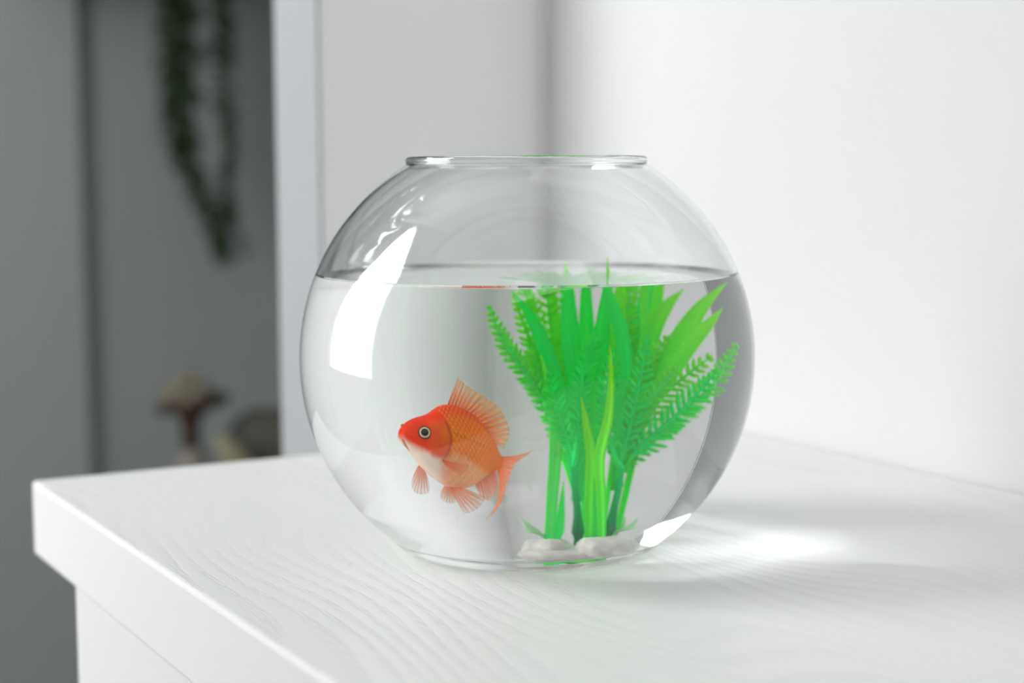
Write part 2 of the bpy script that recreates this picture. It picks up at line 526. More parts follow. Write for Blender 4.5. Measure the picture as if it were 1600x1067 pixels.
fpos = (-0.0399, -0.0121, 0.0610)
fish = empty('goldfish', fpos, -YAW)
tag(fish, 'orange goldfish with white belly swimming in the glass bowl', 'goldfish')
verts = [tuple(v * FU) for v in FV2.reshape(-1, 3)]
faces = []
for i in range(NS):
    for j in range(NR):
        a = i * NR + j; b_ = i * NR + (j + 1) % NR
        faces.append((a, b_, b_ + NR, a + NR))
faces.append(tuple(range(NR - 1, -1, -1)))
faces.append(tuple(NS * NR + k for k in range(NR)))
def skin_mat():
    mt, nt, bs = mat_new('goldfish_skin')
    at = nt.nodes.new('ShaderNodeAttribute'); at.attribute_name = 'skin'
    nt.links.new(at.outputs['Color'], bs.inputs['Base Color'])
    bs.inputs['Roughness'].default_value = 0.35
    bs.inputs['Specular IOR Level'].default_value = 0.12
    bs.inputs['Subsurface Weight'].default_value = 0.0
    return mt
M_skin = skin_mat()
fb = mesh_obj('body', verts, faces, M_skin, fish)
ca = fb.data.color_attributes.new('skin', 'FLOAT_COLOR', 'POINT')
cc_ = np.ones((len(verts), 4), np.float32); cc_[:, :3] = col.reshape(-1, 3)
ca.data.foreach_set('color', cc_.ravel())

def fin_mat(name, c_root, c_tip, rays, tip_clear):
    mt = bpy.data.materials.new(name); mt.use_nodes = True
    nt = mt.node_tree; nt.nodes.clear()
    N, Lk = nt.nodes.new, nt.links.new
    out = N('ShaderNodeOutputMaterial')
    uv = N('ShaderNodeUVMap'); uv.uv_map = 'UVMap'
    sp = N('ShaderNodeSeparateXYZ'); Lk(uv.outputs['UV'], sp.inputs['Vector'])
    wv = N('ShaderNodeMath'); wv.operation = 'MULTIPLY'; wv.inputs[1].default_value = rays * 2 * math.pi
    Lk(sp.outputs['X'], wv.inputs[0])
    sn = N('ShaderNodeMath'); sn.operation = 'SINE'; Lk(wv.outputs[0], sn.inputs[0])
    st = N('ShaderNodeMapRange'); st.inputs['From Min'].default_value = -0.6; st.inputs['From Max'].default_value = 0.9
    Lk(sn.outputs[0], st.inputs['Value'])
    cm = N('ShaderNodeMix'); cm.data_type = 'RGBA'
    cm.inputs['A'].default_value = (*c_root, 1); cm.inputs['B'].default_value = (*c_tip, 1)
    Lk(sp.outputs['Y'], cm.inputs['Factor'])
    df = N('ShaderNodeBsdfDiffuse'); Lk(cm.outputs['Result'], df.inputs['Color'])
    tl = N('ShaderNodeBsdfTranslucent'); Lk(cm.outputs['Result'], tl.inputs['Color'])
    m1 = N('ShaderNodeMixShader'); m1.inputs[0].default_value = 0.45
    Lk(df.outputs[0], m1.inputs[1]); Lk(tl.outputs[0], m1.inputs[2])
    tr = N('ShaderNodeBsdfTransparent')
    # opacity: full at the root, membranes clear, edge frayed clear
    ta = N('ShaderNodeMapRange'); ta.interpolation_type = 'SMOOTHSTEP'
    ta.inputs['From Min'].default_value = 0.05; ta.inputs['From Max'].default_value = 1.0
    ta.inputs['To Min'].default_value = 1.0; ta.inputs['To Max'].default_value = 1.0 - tip_clear
    Lk(sp.outputs['Y'], ta.inputs['Value'])
    mm = N('ShaderNodeMath'); mm.operation = 'MULTIPLY_ADD'   # stripes*0.55+0.45
    mm.inputs[1].default_value = 0.6; mm.inputs[2].default_value = 0.4
    Lk(st.outputs['Result'], mm.inputs[0])
    op = N('ShaderNodeMath'); op.operation = 'MULTIPLY'
    Lk(mm.outputs[0], op.inputs[0]); Lk(ta.outputs['Result'], op.inputs[1])
    m2 = N('ShaderNodeMixShader')
    Lk(op.outputs[0], m2.inputs[0]); Lk(tr.outputs[0], m2.inputs[1]); Lk(m1.outputs[0], m2.inputs[2])
    Lk(m2.outputs[0], out.inputs['Surface'])
    return mt
M_dorsal = fin_mat('dorsal_fin_membrane', (0.94, 0.19, 0.008), (0.90, 0.45, 0.10), 17, 0.5)
M_tail = fin_mat('tail_fin_membrane', (0.96, 0.15, 0.01), (0.96, 0.32, 0.07), 14, 0.3)
M_fin = fin_mat('lower_fin_membrane', (0.95, 0.24, 0.05), (0.95, 0.40, 0.16), 8, 0.65)
M_pfin = fin_mat('side_fin_membrane', (0.88, 0.20, 0.05), (0.95, 0.34, 0.12), 8, 0.55)

def fin(name, root, edge, d_root, d_edge, mat, nu=48, nv=14, ripple=3.0, rays=12, mid=None):
    """root, mid, edge: outlines in drawing units (y down); d_*: depth away from the camera along each"""
    A = catmull(root, nu); E = catmull(edge, nu)
    Mm = catmull(mid, nu) if mid else (A + E) / 2
    da = np.interp(np.linspace(0, 1, nu + 1), np.linspace(0, 1, len(d_root)), d_root)
    de = np.interp(np.linspace(0, 1, nu + 1), np.linspace(0, 1, len(d_edge)), d_edge)
    v, f, uvs = [], [], []
    for j in range(nv + 1):
        t = j / nv
        for i in range(nu + 1):
            s = i / nu
            x, y = (1 - t) ** 2 * A[i] + 2 * t * (1 - t) * Mm[i] + t * t * E[i]
            # the rays end at slightly different lengths: a scalloped edge
            d = da[i] + (de[i] - da[i]) * t + ripple * t * math.sin(s * rays * 2 * math.pi)
            v.append(((x - FX0) * FU, d * FU, -(y - FY0) * FU)); uvs.append((s, t))
    for j in range(nv):
        for i in range(nu):
            a = j * (nu + 1) + i
            f.append((a, a + 1, a + nu + 2, a + nu + 1))
    o = mesh_obj(name, v, f, mat, fish, True, uvs)
    sd = o.modifiers.new('thick', 'SOLIDIFY'); sd.thickness = 0.00012; sd.offset = 0
    return o
def dz(x): return float(np.interp(x, cxs, dep))
fin('dorsal_fin', [(446, 268), (520, 284), (585, 318), (650, 378), (705, 452), (742, 512)],
    [(518, 92), (580, 150), (690, 222), (790, 312), (842, 440), (806, 552)],
    [dz(446), dz(520), dz(585), dz(650), dz(700), dz(730)], [dz(520), dz(600), dz(680), dz(740), dz(770), dz(770)], M_dorsal, nu=96)
td = dz(785)
fin('tail_fin', [(764, 596), (776, 618), (782, 642), (778, 664), (766, 690)],
    [(990, 562), (935, 606), (872, 655), (838, 742), (806, 838), (765, 925), (690, 996)],
    [td - 6] * 5, [td + 40, td + 80, td + 110, td + 100, td + 60, td + 20, td - 30], M_tail, nu=120, nv=20,
    mid=[(880, 612), (850, 634), (824, 668), (806, 705), (792, 750), (786, 800), (812, 880)])
fin('anal_fin', [(624, 772), (665, 735), (712, 704), (756, 684)], [(632, 800), (662, 850), (704, 874), (722, 852), (748, 838), (772, 800)],
    [dz(628), dz(665), dz(710), dz(752)], [dz(640) - 30, dz(690) - 30, dz(720) - 20, dz(752)], M_pfin, nu=60)
fin('pelvic_fin', [(446, 782), (480, 790), (524, 784)], [(520, 930), (552, 962), (600, 945), (640, 915), (672, 870), (668, 840)],
    [-60, -60, -60], [-110, -115, -115, -110, -95, -90], M_fin, nu=60)
fin('pelvic_fin', [(430, 776), (455, 790), (486, 794)], [(404, 832), (410, 862), (440, 888), (478, 892), (508, 880)],
    [70, 75, 80], [130, 135, 140, 145, 150], M_fin, nu=48)
# left pectoral (near side) is folded back along the flank; the right one spreads below the chin
fin('pectoral_fin', [(402, 604), (407, 616), (414, 628)], [(572, 628), (574, 648), (556, 680), (512, 710)],
    [-142, -142, -140], [-176, -180, -182, -176], M_pfin, nu=48, mid=[(470, 625), (470, 634), (465, 645), (450, 660)])
fin('pectoral_fin', [(256, 646), (275, 664), (298, 684)], [(206, 772), (214, 812), (240, 838), (282, 842), (318, 828), (326, 790)],
    [-40, -36, -30], [-10, -4, 0, 4, 8, 12], M_fin, nu=48, mid=[(222, 705), (240, 745), (262, 755), (285, 755), (305, 750), (316, 722)])
# eyes
def flank_point(px_, py_, side=1):
    m_ = np.hypot(PX - px_, PY - py_) + (0 if side == 1 else 0)
    m_ = m_ + np.where((np.sin(TH)[None, :] * side) > 0, 0, 1e6)
    k = np.unravel_index(np.argmin(m_), m_.shape)
    i, j = k
    a = FV[min(i + 3, NS), j] - FV[max(i - 3, 0), j]
    b2 = FV[i, (j + 3) % NR] - FV[i, j - 3]
    nn = np.cross(a, b2); nn /= np.linalg.norm(nn)
    if nn @ (FV[i, j] - cent[i, 0]) < 0: nn = -nn
    return FV[i, j], nn
M_iris = plain('fish_iris', (0.80, 0.58, 0.34), 0.25, 0.2, 900)
M_pupil = plain('fish_pupil', (0.004, 0.006, 0.008), 0.12)
M_socket = plain('fish_eye_socket', (0.10, 0.02, 0.008), 0.5)
def dome(name, p, nn, r, h, mat, parent, ring=0.0):
    q = Vector((0, 0, 1)).rotation_difference(Vector(nn)).to_matrix()
    prof = [(r * math.cos(R(a)), h * math.sin(R(a))) for a in range(0, 91, 10)]
    prof = [(r * 0.97, -0.6 * h)] + prof[:-1] + [(0.0, h)]
    o = lathe(name, prof, mat, parent, 40)
    for v in o.data.vertices:
        v.co = q @ v.co + Vector(p)
    return o
def eye(side):
    if side == 1: p, nn = flank_point(292, 430, 1)
    else: p, nn = flank_point(250, 424, -1)
    pm, nm = p * FU, nn
    e = dome('eye', pm + nm * 1.0 * FU, nm, 37 * FU, 9 * FU, M_iris, fish)
    e['label'] = 'round golden eye with black pupil'
    dome('pupil', pm + nm * 8.0 * FU, nm, 25 * FU, 6 * FU, M_pupil, e)
    # dark socket edge
    q = Vector((0, 0, 1)).rotation_difference(Vector(nm)).to_matrix()
    rim_p = []
    for k in range(13):
        a = 2 * math.pi * k / 12
        rim_p.append((40 * FU + 5 * FU * math.cos(a), 5 * FU * math.sin(a)))
    s_ = lathe('eye_rim', rim_p, M_socket, e, 40)
    for v in s_.data.vertices:
        v.co = q @ v.co + Vector(pm)
eye(1); eye(-1)
p, nn = flank_point(150, 392, 1)
M_nost = plain('nostril_skin', (0.85, 0.20, 0.03), 0.45)
dome('nostril', p * FU, nn, 14 * FU, 14 * FU, M_nost, fish)

# ------------------------------------------------------------------ water plant
def leaf_mat(name, c_root, c_tip, tl_w=0.42):
    mt = bpy.data.materials.new(name); mt.use_nodes = True
    nt = mt.node_tree; bs = nt.nodes['Principled BSDF']
    N, Lk = nt.nodes.new, nt.links.new
    out = nt.nodes['Material Output']
    uv = N('ShaderNodeUVMap'); uv.uv_map = 'UVMap'
    sp = N('ShaderNodeSeparateXYZ'); Lk(uv.outputs['UV'], sp.inputs['Vector'])
    cr = N('ShaderNodeMix'); cr.data_type = 'RGBA'
    cr.inputs['A'].default_value = (*c_root, 1); cr.inputs['B'].default_value = (*c_tip, 1)
    Lk(sp.outputs['Y'], cr.inputs['Factor'])
    Lk(cr.outputs['Result'], bs.inputs['Base Color'])
    bs.inputs['Roughness'].default_value = 0.3
    bs.inputs['Specular IOR Level'].default_value = 0.04
    tl = N('ShaderNodeBsdfTranslucent'); Lk(cr.outputs['Result'], tl.inputs['Color'])
    mx = N('ShaderNodeMixShader'); mx.inputs[0].default_value = tl_w
    Lk(bs.outputs[0], mx.inputs[1]); Lk(tl.outputs[0], mx.inputs[2])
    Lk(mx.outputs[0], out.inputs['Surface'])
    return mt
EM = (0.0, 0.96, 0.30); MI = (0.10, 0.96, 0.32); PA = (0.50, 0.85, 0.55)
LM = {'emerald': leaf_mat('emerald_plastic', EM, (0.04, 0.96, 0.10)), 'lime': leaf_mat('lime_plastic', (0.04, 0.95, 0.10), (0.40, 0.97, 0.02)),
      'mint': leaf_mat('mint_plastic', MI, (0.25, 0.95, 0.06)), 'dark': leaf_mat('dark_green_plastic', (0.002, 0.28, 0.11), (0.004, 0.90, 0.22), 0.3),
      'pale': leaf_mat('pale_green_plastic', (0.50, 0.80, 0.50), (0.72, 0.90, 0.72))}
# kind, tone, width and midrib points in tenths of a millimetre
LEAVES = [
    ('blade','mint',44.7,[(124,68,180),(124,68,251),(135,62,408),(147,55,587),(144,57,701),(128,66,816),(103,80,920)]),
    ('blade','emerald',33.7,[(140,35,180),(142,35,254),(151,30,342),(160,25,471)]),
    ('blade','lime',38.5,[(228,-30,180),(228,-36,252),(227,-47,409),(228,-59,568),(210,-60,683),(190,-61,772)]),
    ('blade','lime',41.7,[(253,-90,180),(253,-95,247),(248,-102,409),(241,-107,558),(265,-130,697),(271,-142,826),(265,-148,968)]),
    ('blade','emerald',39.5,[(284,25,180),(284,25,259),(287,17,408),(284,13,585),(274,13,813),(253,19,1044)]),
    ('blade','lime',81.3,[(360,-41,520),(487,72,676),(563,46,818),(625,29,948),(688,11,1054),(754,-9,1131)]),
    ('blade','lime',65.6,[(360,-41,520),(462,-6,693),(541,-50,845),(605,-86,951),(657,-115,1011),(704,-141,1069)]),
    ('blade','lime',64.2,[(360,-41,500),(477,123,706),(523,114,858),(558,112,977),(605,103,1055),(656,92,1107)]),
    ('blade','emerald',64.1,[(340,-31,440),(473,148,704),(506,152,855),(535,159,985),(565,165,1101)]),
    ('blade','lime',63.5,[(340,-31,440),(485,187,700),(540,172,873),(579,165,1002),(602,168,1097)]),
    ('blade','emerald',53.7,[(350,-35,450),(373,-3,718),(401,-3,876),(392,17,1011),(360,51,1133)]),
    ('blade','emerald',62.0,[(284,40,180),(334,111,601),(343,121,800),(366,124,956),(392,124,1121)]),
    ('blade','emerald',66.0,[(212,19,400),(267,103,603),(272,130,803),(270,162,958),(276,190,1122)]),
    ('blade','emerald',60.0,[(270,60,180),(343,198,596),(360,211,791),(367,230,945),(375,249,1106)]),
    ('blade','lime',56.0,[(300,60,180),(399,281,611),(436,275,826),(487,263,977),(511,264,1092)]),
    ('blade','emerald',54.2,[(202,25,500),(215,63,585),(186,85,765),(137,118,949),(92,149,1064),(43,182,1144)]),
    ('blade','lime',54.0,[(205,23,440),(346,311,589),(325,330,783),(310,346,937),(299,360,1099)]),
    ('frond','lime',113.7,[(205,23,440),(295,225,574),(259,256,748),(230,284,881),(212,305,992),(186,331,1098)]),
    ('frond','mint',90.3,[(147,55,560),(182,127,661),(123,149,798),(54,176,902),(2,194,996),(-41,206,1094)]),
    ('frond','mint',97.4,[(203,24,480),(247,183,577),(180,215,744),(119,243,846),(66,267,927),(28,282,1018)]),
    ('frond','lime',110.0,[(205,23,440),(352,284,590),(337,316,762),(336,339,936),(342,358,1082)]),
    ('frond','emerald',109.3,[(202,25,520),(194,6,560),(173,18,634),(146,33,725),(119,48,853)]),
    ('frond','emerald',105.1,[(202,25,525),(189,-14,560),(201,-13,657),(216,-14,818),(254,-27,979)]),
    ('frond','emerald',111.9,[(202,25,500),(267,57,560),(279,50,696),(290,44,832),(301,38,992)]),
    ('frond','lime',94.3,[(205,23,440),(409,230,614),(455,219,786),(500,209,916),(534,206,1067)]),
    ('frond','emerald',99.5,[(360,-41,515),(323,-66,550),(308,-50,633),(305,-40,793),(333,-49,942)]),
    ('frond','emerald',102.8,[(350,-35,480),(356,-39,530),(394,-45,675),(432,-50,833),(462,-52,980)]),
    ('frond','lime',108.6,[(350,-35,470),(404,49,530),(464,27,647),(547,-8,768),(616,-35,834),(688,-64,896)]),
    ('frond','emerald',111.1,[(350,-35,480),(369,-23,518),(446,-60,608),(537,-105,697),(617,-144,787),(668,-167,853)]),
    ('frond','mint',103.6,[(350,-35,470),(420,63,524),(509,25,603),(608,-19,712),(694,-56,799),(763,-83,932)]),
    ('frond','lime',85.2,[(345,-33,450),(432,125,540),(471,111,685),(523,90,816),(582,64,925)]),
    ('blade','lime',40.0,[(205,23,440),(255,300,700),(238,330,900),(225,345,1010),(205,350,1120)]),
    ('frond','lime',100.0,[(205,23,440),(300,260,640),(285,300,800),(278,320,950),(270,330,1120)]),
    ('blade','emerald',40.0,[(205,23,400),(240,60,640),(232,80,820),(222,100,960),(228,120,1090)]),
    ('frond','lime',90.0,[(340,-31,440),(440,150,700),(470,160,850),(490,165,980),(500,170,1110)]),
    ('blade','lime',36.0,[(340,-31,440),(420,100,700),(440,120,850),(452,130,980),(450,140,1110)]),
    ('frond','lime',96.0,[(205,23,440),(250,150,600),(200,190,760),(165,215,880),(135,235,980),(110,250,1060)]),
    ('frond','mint',84.0,[(203,24,480),(225,100,600),(175,120,740),(130,140,850),(95,160,940)]),
    ('frond','lime',96.0,[(350,-35,470),(400,90,600),(450,85,720),(500,75,820),(545,65,900),(590,55,960)]),
    ('frond','mint',90.0,[(350,-35,470),(400,-10,600),(455,-40,720),(505,-70,800),(560,-100,870)]),
    ('stem','dark',31.3,[(212,19,150),(212,19,256),(212,19,364),(205,23,452),(202,25,537)]),
    ('stem','dark',31.0,[(308,-10,150),(312,-14,257),(330,-24,365),(347,-33,442),(360,-41,528)]),
    ('leaf','pale',26.9,[(110,75,230),(93,85,282),(61,92,309),(25,101,347)]),
    ('leaf','pale',22.4,[(115,75,230),(101,81,273),(74,96,295),(41,115,308)]),
    ('leaf','pale',25.8,[(350,25,220),(360,28,281),(388,35,324),(407,47,357)]),
    ('leaf','pale',25.8,[(352,22,220),(365,25,277),(416,31,319),(453,44,356)]),
    ('leaf','pale',26.1,[(330,10,230),(353,9,270),(403,4,290),(445,4,305)]),
    ('leaf','pale',26.6,[(260,25,230),(239,27,266),(220,38,283),(200,48,287)]),
    ('blade','lime',30.0,[(300,60,180),(390,295,700),(403,292,1150),(401,292,1264),(398,293,1372)]),
    ('blade','lime',30.0,[(320,10,180),(490,68,700),(505,62,1150),(506,61,1273),(503,63,1398)]),
    ('blade','lime',30.0,[(300,60,180),(530,270,800),(534,274,1150),(538,272,1260),(552,264,1335)]),
]
FH = Vector((math.sin(YAW), math.cos(YAW), 0.0))
PB = Vector((0.0240, 0.0020, fl))
plant = empty('aquarium_plant', PB)
tag(plant, 'bright green plastic water plant on a stone base inside the bowl', 'aquarium plant')
rnd = random.Random(5)

def frame_along(P):
    T = np.gradient(P, axis=0); T /= np.linalg.norm(T, axis=1, keepdims=True)
    return T
def add_blade(name, tone, w, pts, turn):
    n_ = 26
    P = catmull(np.array(pts, float) * 1e-4, n_)
    Tn = frame_along(P)
    v, f, uvs = [], [], []
    # leaf faces a direction near the viewer side, turned a little
    nrm0 = np.array([-math.sin(YAW + turn), -math.cos(YAW + turn), 0.15])
    for i in range(n_ + 1):
        t = i / n_
        if name == 'leaf': prof = math.sin(math.pi * min(1, t * 0.9 + 0.12)) ** 0.8
        elif len(pts) > 5 or pts[0][2] < 200:
            prof = (0.62 + 0.38 * min(1, t * 2.2)) * (1 - max(0, (t - 0.55) / 0.45) ** 1.6)
        else:
            prof = (0.35 + 0.65 * min(1, t * 2.5)) * (1 - max(0, (t - 0.5) / 0.5) ** 1.7)
        hw_ = max(0.00012, w * 1e-4 * 0.5 * prof)
        B = np.cross(Tn[i], nrm0); B /= np.linalg.norm(B)
        Nn = np.cross(B, Tn[i])
        for k in range(5):
            s = (k - 2) / 2
            q = P[i] + B * hw_ * s + Nn * hw_ * 0.35 * (abs(s) ** 1.5)
            v.append(q - np.array(PB)); uvs.append(((s + 1) / 2, t))
    for i in range(n_):
        for k in range(4):
            a = i * 5 + k
            f.append((a, a + 1, a + 6, a + 5))
    o = mesh_obj(name, v, f, LM[tone], plant, True, uvs)
    sd = o.modifiers.new('thick', 'SOLIDIFY'); sd.thickness = 0.0005; sd.offset = 0
    return o
def tube_into(v, f, uvs, P, rads, vt, ns=8):
    Tn = frame_along(P)
    base = len(v)
    for i in range(len(P)):
        a = np.cross(Tn[i], [0.3, 0.9, 0.2]); a /= np.linalg.norm(a); b2 = np.cross(Tn[i], a)
        for k in range(ns):
            an = 2 * math.pi * k / ns
            v.append(P[i] + (a * math.cos(an) + b2 * math.sin(an)) * rads[i] - np.array(PB)); uvs.append((k / ns, vt[i]))
    for i in range(len(P) - 1):
        for k in range(ns):
            f.append((base + i * ns + k, base + i * ns + (k + 1) % ns, base + (i + 1) * ns + (k + 1) % ns, base + (i + 1) * ns + k))
    f.append(tuple(base + k for k in range(ns - 1, -1, -1)))
    f.append(tuple(base + (len(P) - 1) * ns + k for k in range(ns)))
def add_frond(tone, w, pts, turn):
    n_ = 60
    P = catmull(np.array(pts, float) * 1e-4, n_)
    Tn = frame_along(P)
    v, f, uvs = [], [], []
    rads = [0.0009 * (1 - 0.75 * i / n_) for i in range(n_ + 1)]
    tube_into(v, f, uvs, P, rads, [0.6 * i / n_ for i in range(n_ + 1)], 6)
    nrm0 = np.array([-math.sin(YAW + turn), -math.cos(YAW + turn), 0.2])
    L_ = np.concatenate([[0], np.cumsum(np.linalg.norm(np.diff(P, axis=0), axis=1))])
    tot = L_[-1]
    step = 0.0027
    d = tot * 0.20
    while d < tot * 0.985:
        i = int(np.searchsorted(L_, d)); i = min(max(i, 1), n_)
        t = d / tot
        ln = w * 1e-4 * 0.62 * math.sin(math.pi * min(0.97, (0.18 + 0.80 * (t - 0.20) / 0.8))) ** 0.7
        B = np.cross(Tn[i], nrm0); B /= np.linalg.norm(B)
        Nn = np.cross(B, Tn[i])
        for sgn in (-1, 1):
            dirv = B * sgn * 0.78 + Tn[i] * 0.62 + Nn * rnd.uniform(-.12, .25)
            dirv /= np.linalg.norm(dirv)
            side = np.cross(dirv, Nn); side /= np.linalg.norm(side)
            l2 = ln * rnd.uniform(0.88, 1.1)
            b0 = len(v)
            for (al, wd) in ((0, 0.35), (0.35, 1.0), (0.75, 0.8), (1.0, 0.12)):
                c_ = P[i] + dirv * l2 * al + Nn * 0.0006 * al * al
                hw_ = 0.00078 * wd
                for s in (-1, 1):
                    v.append(c_ + side * hw_ * s - np.array(PB)); uvs.append((0.5 + 0.5 * s, min(1, t * 0.75 + 0.35 * al)))
            for k in range(3):
                a = b0 + k * 2
                f.append((a, a + 1, a + 3, a + 2))
        d += step
    o = mesh_obj('frond', v, f, LM[tone], plant, True, uvs)
    sd = o.modifiers.new('thick', 'SOLIDIFY'); sd.thickness = 0.00045; sd.offset = 0
    return o
for kind, tone, w, pts in LEAVES:
    if 1050 < pts[-1][2] < 1200 and 100 < pts[-1][0] < 620:      # long leaves bend over just under the surface
        a_, b_ = pts[-2], pts[-1]
        pts = pts + [(b_[0] + (b_[0] - a_[0]) * 0.9, b_[1] + (b_[1] - a_[1]) * 0.9 - 10, min(1300, b_[2] + 0.9 * (b_[2] - a_[2])))]
    turn = rnd.uniform(-0.5, 0.5)
    if kind == 'frond': add_frond(tone, w, pts, turn)
    elif kind == 'stem':
        v, f, uvs = [], [], []
        n_ = 24
        P = catmull(np.array(pts, float) * 1e-4, n_)
        rads = [w * 1e-4 * 0.5 * (1.0 + 0.55 * math.exp(-((i / n_ - 0.33) / 0.10) ** 2) - 0.25 * i / n_) for i in range(n_ + 1)]
        tube_into(v, f, uvs, P, rads, [max(0, (i / n_ - 0.3) / 0.7) for i in range(n_ + 1)], 12)
        mesh_obj('stem', v, f, LM[tone], plant, True, uvs)
    else: add_blade(kind, tone, w, pts, turn)

# stone base of the plant
M_stone = plain('pale_stone', (0.56, 0.54, 0.50), 0.7, 0.35, 220, 0.002)
def stone(loc, sx, sy, sz, seed, parent, name='stone'):
    bm = bmesh.new()
    bmesh.ops.create_icosphere(bm, subdivisions=4, radius=1.0)
    rg = random.Random(seed)
    ph = [rg.uniform(0, 6.3) for _ in range(6)]
    for v in bm.verts:
        x, y, z = v.co
        k = 1 + 0.12 * math.sin(2.3 * x + ph[0]) * math.sin(2.1 * y + ph[1]) + 0.07 * math.sin(5.1 * x + ph[2] + 3 * z) + 0.06 * math.sin(4.7 * y + ph[3] - 2.5 * z) + 0.03 * math.sin(11 * x + ph[4]) * math.sin(9 * y + ph[5])
        v.co = Vector((x * sx * k, y * sy * k, max(-0.55, z) * sz * k))
    me = bpy.data.meshes.new(name); bm.to_mesh(me); bm.free()
    me.polygons.foreach_set('use_smooth', [True] * len(me.polygons))
    o = bpy.data.objects.new(name, me); C.objects.link(o)
    me.materials.append(M_stone)
    o.location = loc; o.parent = parent
    o.rotation_euler = (0, 0, rg.uniform(-0.4, 0.4))
    return o
def ps(x, y, z): return (x - PB.x, y - PB.y, z - PB.z)
stone(ps(0.024, 0.004, 0.0125), 0.022, 0.021, 0.0070, 1, plant, 'base')
stone(ps(0.011, 0.002, 0.0135), 0.010, 0.009, 0.0080, 2, plant)
stone(ps(0.026, -0.012, 0.0140), 0.013, 0.009, 0.0085, 3, plant)
stone(ps(0.040, -0.002, 0.0135), 0.008, 0.009, 0.0070, 4, plant)
stone(ps(0.034, 0.016, 0.0145), 0.012, 0.010, 0.0090, 5, plant)
stone(ps(0.018, 0.017, 0.0140), 0.010, 0.009, 0.0080, 6, plant)

# ------------------------------------------------------------------ the room beyond
M_shelf = plain('brown_shelf_wood', (0.16, 0.11, 0.075), 0.6, 0.25, 12)
M_vine = plain('vine_green', (0.030, 0.058, 0.016), 0.6, 0.3, 60)
M_pot = plain('clay_pot', (0.35, 0.33, 0.30), 0.7, 0.1, 20)
sh = empty('wall_shelf', (0.86, 2.90, 0.60))
tag(sh, 'brown wooden shelf high on the dark grey wall', 'shelf')
box('board', (-0.42, -0.12, 0.0), (0.42, 0.10, 0.03), M_shelf, sh, 0.003)
for sx_ in (-0.3, 0.3):
    box('bracket', (sx_ - 0.012, -0.08, -0.012), (sx_ + 0.012, 0.10, 0.0), M_shelf, sh)
hp = empty('trailing_plant', (0.84, 2.86, 0.63))
tag(hp, 'dark green trailing plant hanging from the shelf on the grey wall', 'hanging plant')
lathe('pot', [(0.0, 0.0), (0.055, 0.0), (0.075, 0.12), (0.08, 0.125), (0.08, 0.14), (0.07, 0.14), (0.066, 0.11), (0.0, 0.11)], M_pot, hp, 32)
def vine(pts, leaves, lw, seed):
    rg = random.Random(seed)
    v, f, uvs = [], [], []
    P = catmull(np.array(pts, float), 60)
    old = PB.copy()
    base = np.array(hp.location)
    Tn = frame_along(P)
    ns = 5
    for i in range(61):
        a = np.cross(Tn[i], [0.3, 0.9, 0.2]); a /= np.linalg.norm(a); b2 = np.cross(Tn[i], a)
        for k in range(ns):
            an = 2 * math.pi * k / ns
            v.append(P[i] + (a * math.cos(an) + b2 * math.sin(an)) * 0.0022 - base)
    for i in range(60):
        for k in range(ns):
            f.append((i * ns + k, i * ns + (k + 1) % ns, (i + 1) * ns + (k + 1) % ns, (i + 1) * ns + k))
    for q in range(leaves):
        i = rg.randint(6, 60)
        p = P[i]
        az = rg.uniform(0, 6.28)
        dirv = np.array([math.cos(az), math.sin(az), rg.uniform(-0.9, 0.3)]); dirv /= np.linalg.norm(dirv)
        side = np.cross(dirv, [0, 0, 1]); side /= np.linalg.norm(side)
        up = np.cross(side, dirv)
        ln = lw * rg.uniform(0.7, 1.15) * (0.65 + 0.35 * (1 - i / 60)); b0 = len(v)
        for al, wd in ((0, 0.1), (0.3, 0.8), (0.65, 0.9), (1.0, 0.1)):
            c_ = p + dirv * ln * al + up * 0.004 * math.sin(3 * al)
            for s in (-1, 1): v.append(c_ + side * ln * 0.28 * wd * s - base)
        for k in range(3):
            a = b0 + 2 * k
            f.append((a, a + 1, a + 3, a + 2))
    o = mesh_obj('vine', v, f, M_vine, hp)
    o.modifiers.new('thick', 'SOLIDIFY').thickness = 0.0008
H0 = [(0.84, 2.86, 0.75), (0.83, 2.78, 0.79), (0.80, 2.745, 0.70)]
vine(H0 + [(0.713, 2.74, 0.564), (0.706, 2.74, 0.405), (0.712, 2.74, 0.272), (0.744, 2.74, 0.164), (0.785, 2.74, 0.081), (0.812, 2.74, -0.002)], 487, 0.057, 1)
vine(H0 + [(0.755, 2.73, 0.566), (0.751, 2.73, 0.433), (0.741, 2.73, 0.299), (0.752, 2.73, 0.191), (0.792, 2.73, 0.095)], 318, 0.049, 2)
vine(H0 + [(0.825, 2.74, 0.570), (0.824, 2.74, 0.408), (0.830, 2.74, 0.273), (0.824, 2.74, 0.136), (0.811, 2.74, -0.016)], 393, 0.046, 3)
vine(H0 + [(0.818, 2.75, 0.569), (0.816, 2.75, 0.462), (0.820, 2.75, 0.340), (0.827, 2.75, 0.136), (0.834, 2.75, 0.081), (0.863, 2.75, 0.004)], 243, 0.043, 4)
vine(H0 + [(0.727, 2.75, 0.565), (0.731, 2.75, 0.459), (0.722, 2.75, 0.366), (0.715, 2.75, 0.300)], 300, 0.057, 5)

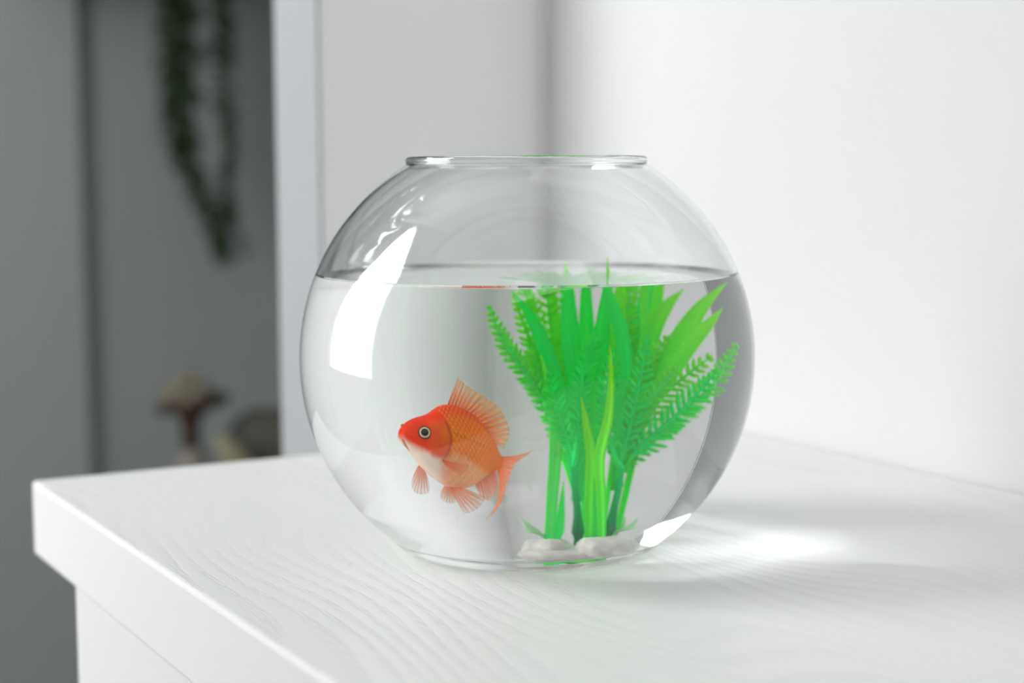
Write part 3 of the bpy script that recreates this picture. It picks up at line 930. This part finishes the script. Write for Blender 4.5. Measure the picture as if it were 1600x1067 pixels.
# low bench with ornaments, far out of focus
M_bench = plain('bench_wood', (0.12, 0.10, 0.085), 0.6, 0.2, 10)
bench = empty('low_bench', (0.66, 2.32, FLOOR))
tag(bench, 'low dark bench in the room beyond', 'bench')
BT = 0.57                                     # height of the bench top
box('bench_top', (-0.22, -0.16, BT - 0.03), (0.30, 0.16, BT), M_bench, bench, 0.004)
for sx_ in (-0.19, 0.27):
    for sy_ in (-0.13, 0.13):
        box('leg', (sx_ - 0.018, sy_ - 0.018, 0.0), (sx_ + 0.018, sy_ + 0.018, BT - 0.03), M_bench, bench)
ZB = FLOOR + BT
M_beige = plain('dried_flower_beige', (0.23, 0.20, 0.15), 0.9, 0.3, 60)
M_brown = plain('dark_brown_stems', (0.055, 0.028, 0.016), 0.8, 0.3, 60)
M_vase = plain('pale_ceramic', (0.24, 0.22, 0.19), 0.5)
bq = empty('dried_bouquet', (0.583, 2.30, ZB))
tag(bq, 'beige and brown dried bouquet in a pale pot, behind the dresser', 'dried flowers')
lathe('pot', [(0.0, 0.0), (0.030, 0.0), (0.036, 0.04), (0.030, 0.085), (0.024, 0.095), (0.020, 0.093), (0.0, 0.085)], M_vase, bq, 32)
lathe('stems', [(0.0, 0.08), (0.016, 0.08), (0.017, 0.13), (0.024, 0.155), (0.052, 0.172), (0.060, 0.185), (0.045, 0.192), (0.0, 0.19)], M_brown, bq, 24)
def puff(name, parent, mat, c, r, sq, nb, seed):
    bm = bmesh.new(); rg = random.Random(seed)
    for _ in range(nb):
        a, e = rg.uniform(0, 6.28), rg.uniform(-0.3, 1.5)
        d_ = Vector((math.cos(a) * math.cos(e), math.sin(a) * math.cos(e), math.sin(e) * sq)) * r * rg.uniform(0.55, 0.95)
        q = bmesh.ops.create_icosphere(bm, subdivisions=2, radius=r * rg.uniform(0.22, 0.34))
        bmesh.ops.translate(bm, verts=q['verts'], vec=Vector(c) + d_)
    me = bpy.data.meshes.new(name); bm.to_mesh(me); bm.free()
    o = bpy.data.objects.new(name, me); C.objects.link(o); me.materials.append(mat); o.parent = parent
    return o
puff('flower_head', bq, M_beige, (-0.006, 0, 0.188), 0.047, 0.9, 60, 3)
puff('flower_head', bq, M_brown, (0.052, 0, 0.178), 0.022, 0.8, 26, 4)
puff('flower_head', bq, M_brown, (-0.050, 0, 0.166), 0.018, 0.8, 24, 5)
def cushion(name, loc, sx, sy, sz, rot, mat, p=2.6):
    bm = bmesh.new()
    bmesh.ops.create_uvsphere(bm, u_segments=40, v_segments=24, radius=1.0)
    for v in bm.verts:
        x, y, z = v.co
        k = (abs(x) ** p + abs(y) ** p + abs(z) ** p) ** (1 / p)
        v.co = Vector((x / k * sx, y / k * sy, z / k * sz * (1 + 0.04 * math.sin(9 * x) * math.sin(7 * y))))
    me = bpy.data.meshes.new(name); bm.to_mesh(me); bm.free()
    me.polygons.foreach_set('use_smooth', [True] * len(me.polygons))
    o = bpy.data.objects.new(name, me); C.objects.link(o); me.materials.append(mat)
    o.location = loc; o.rotation_euler = rot
    return o
M_olive = plain('olive_fabric', (0.085, 0.082, 0.068), 0.95, 0.15, 50)
M_straw = plain('straw_fabric', (0.30, 0.28, 0.17), 0.9, 0.15, 50)
tag(cushion('cushion', (0.785, 2.33, ZB + 0.078), 0.115, 0.09, 0.072, (0, R(8), 0), M_olive, 2.4), 'dark olive rounded cushion on the low bench', 'cushion')
tag(cushion('bolster', (0.648, 2.22, ZB + 0.066), 0.070, 0.022, 0.022, (0, R(56), 0), M_straw, 2.4), 'small straw coloured bolster leaning beside the bouquet', 'cushion')
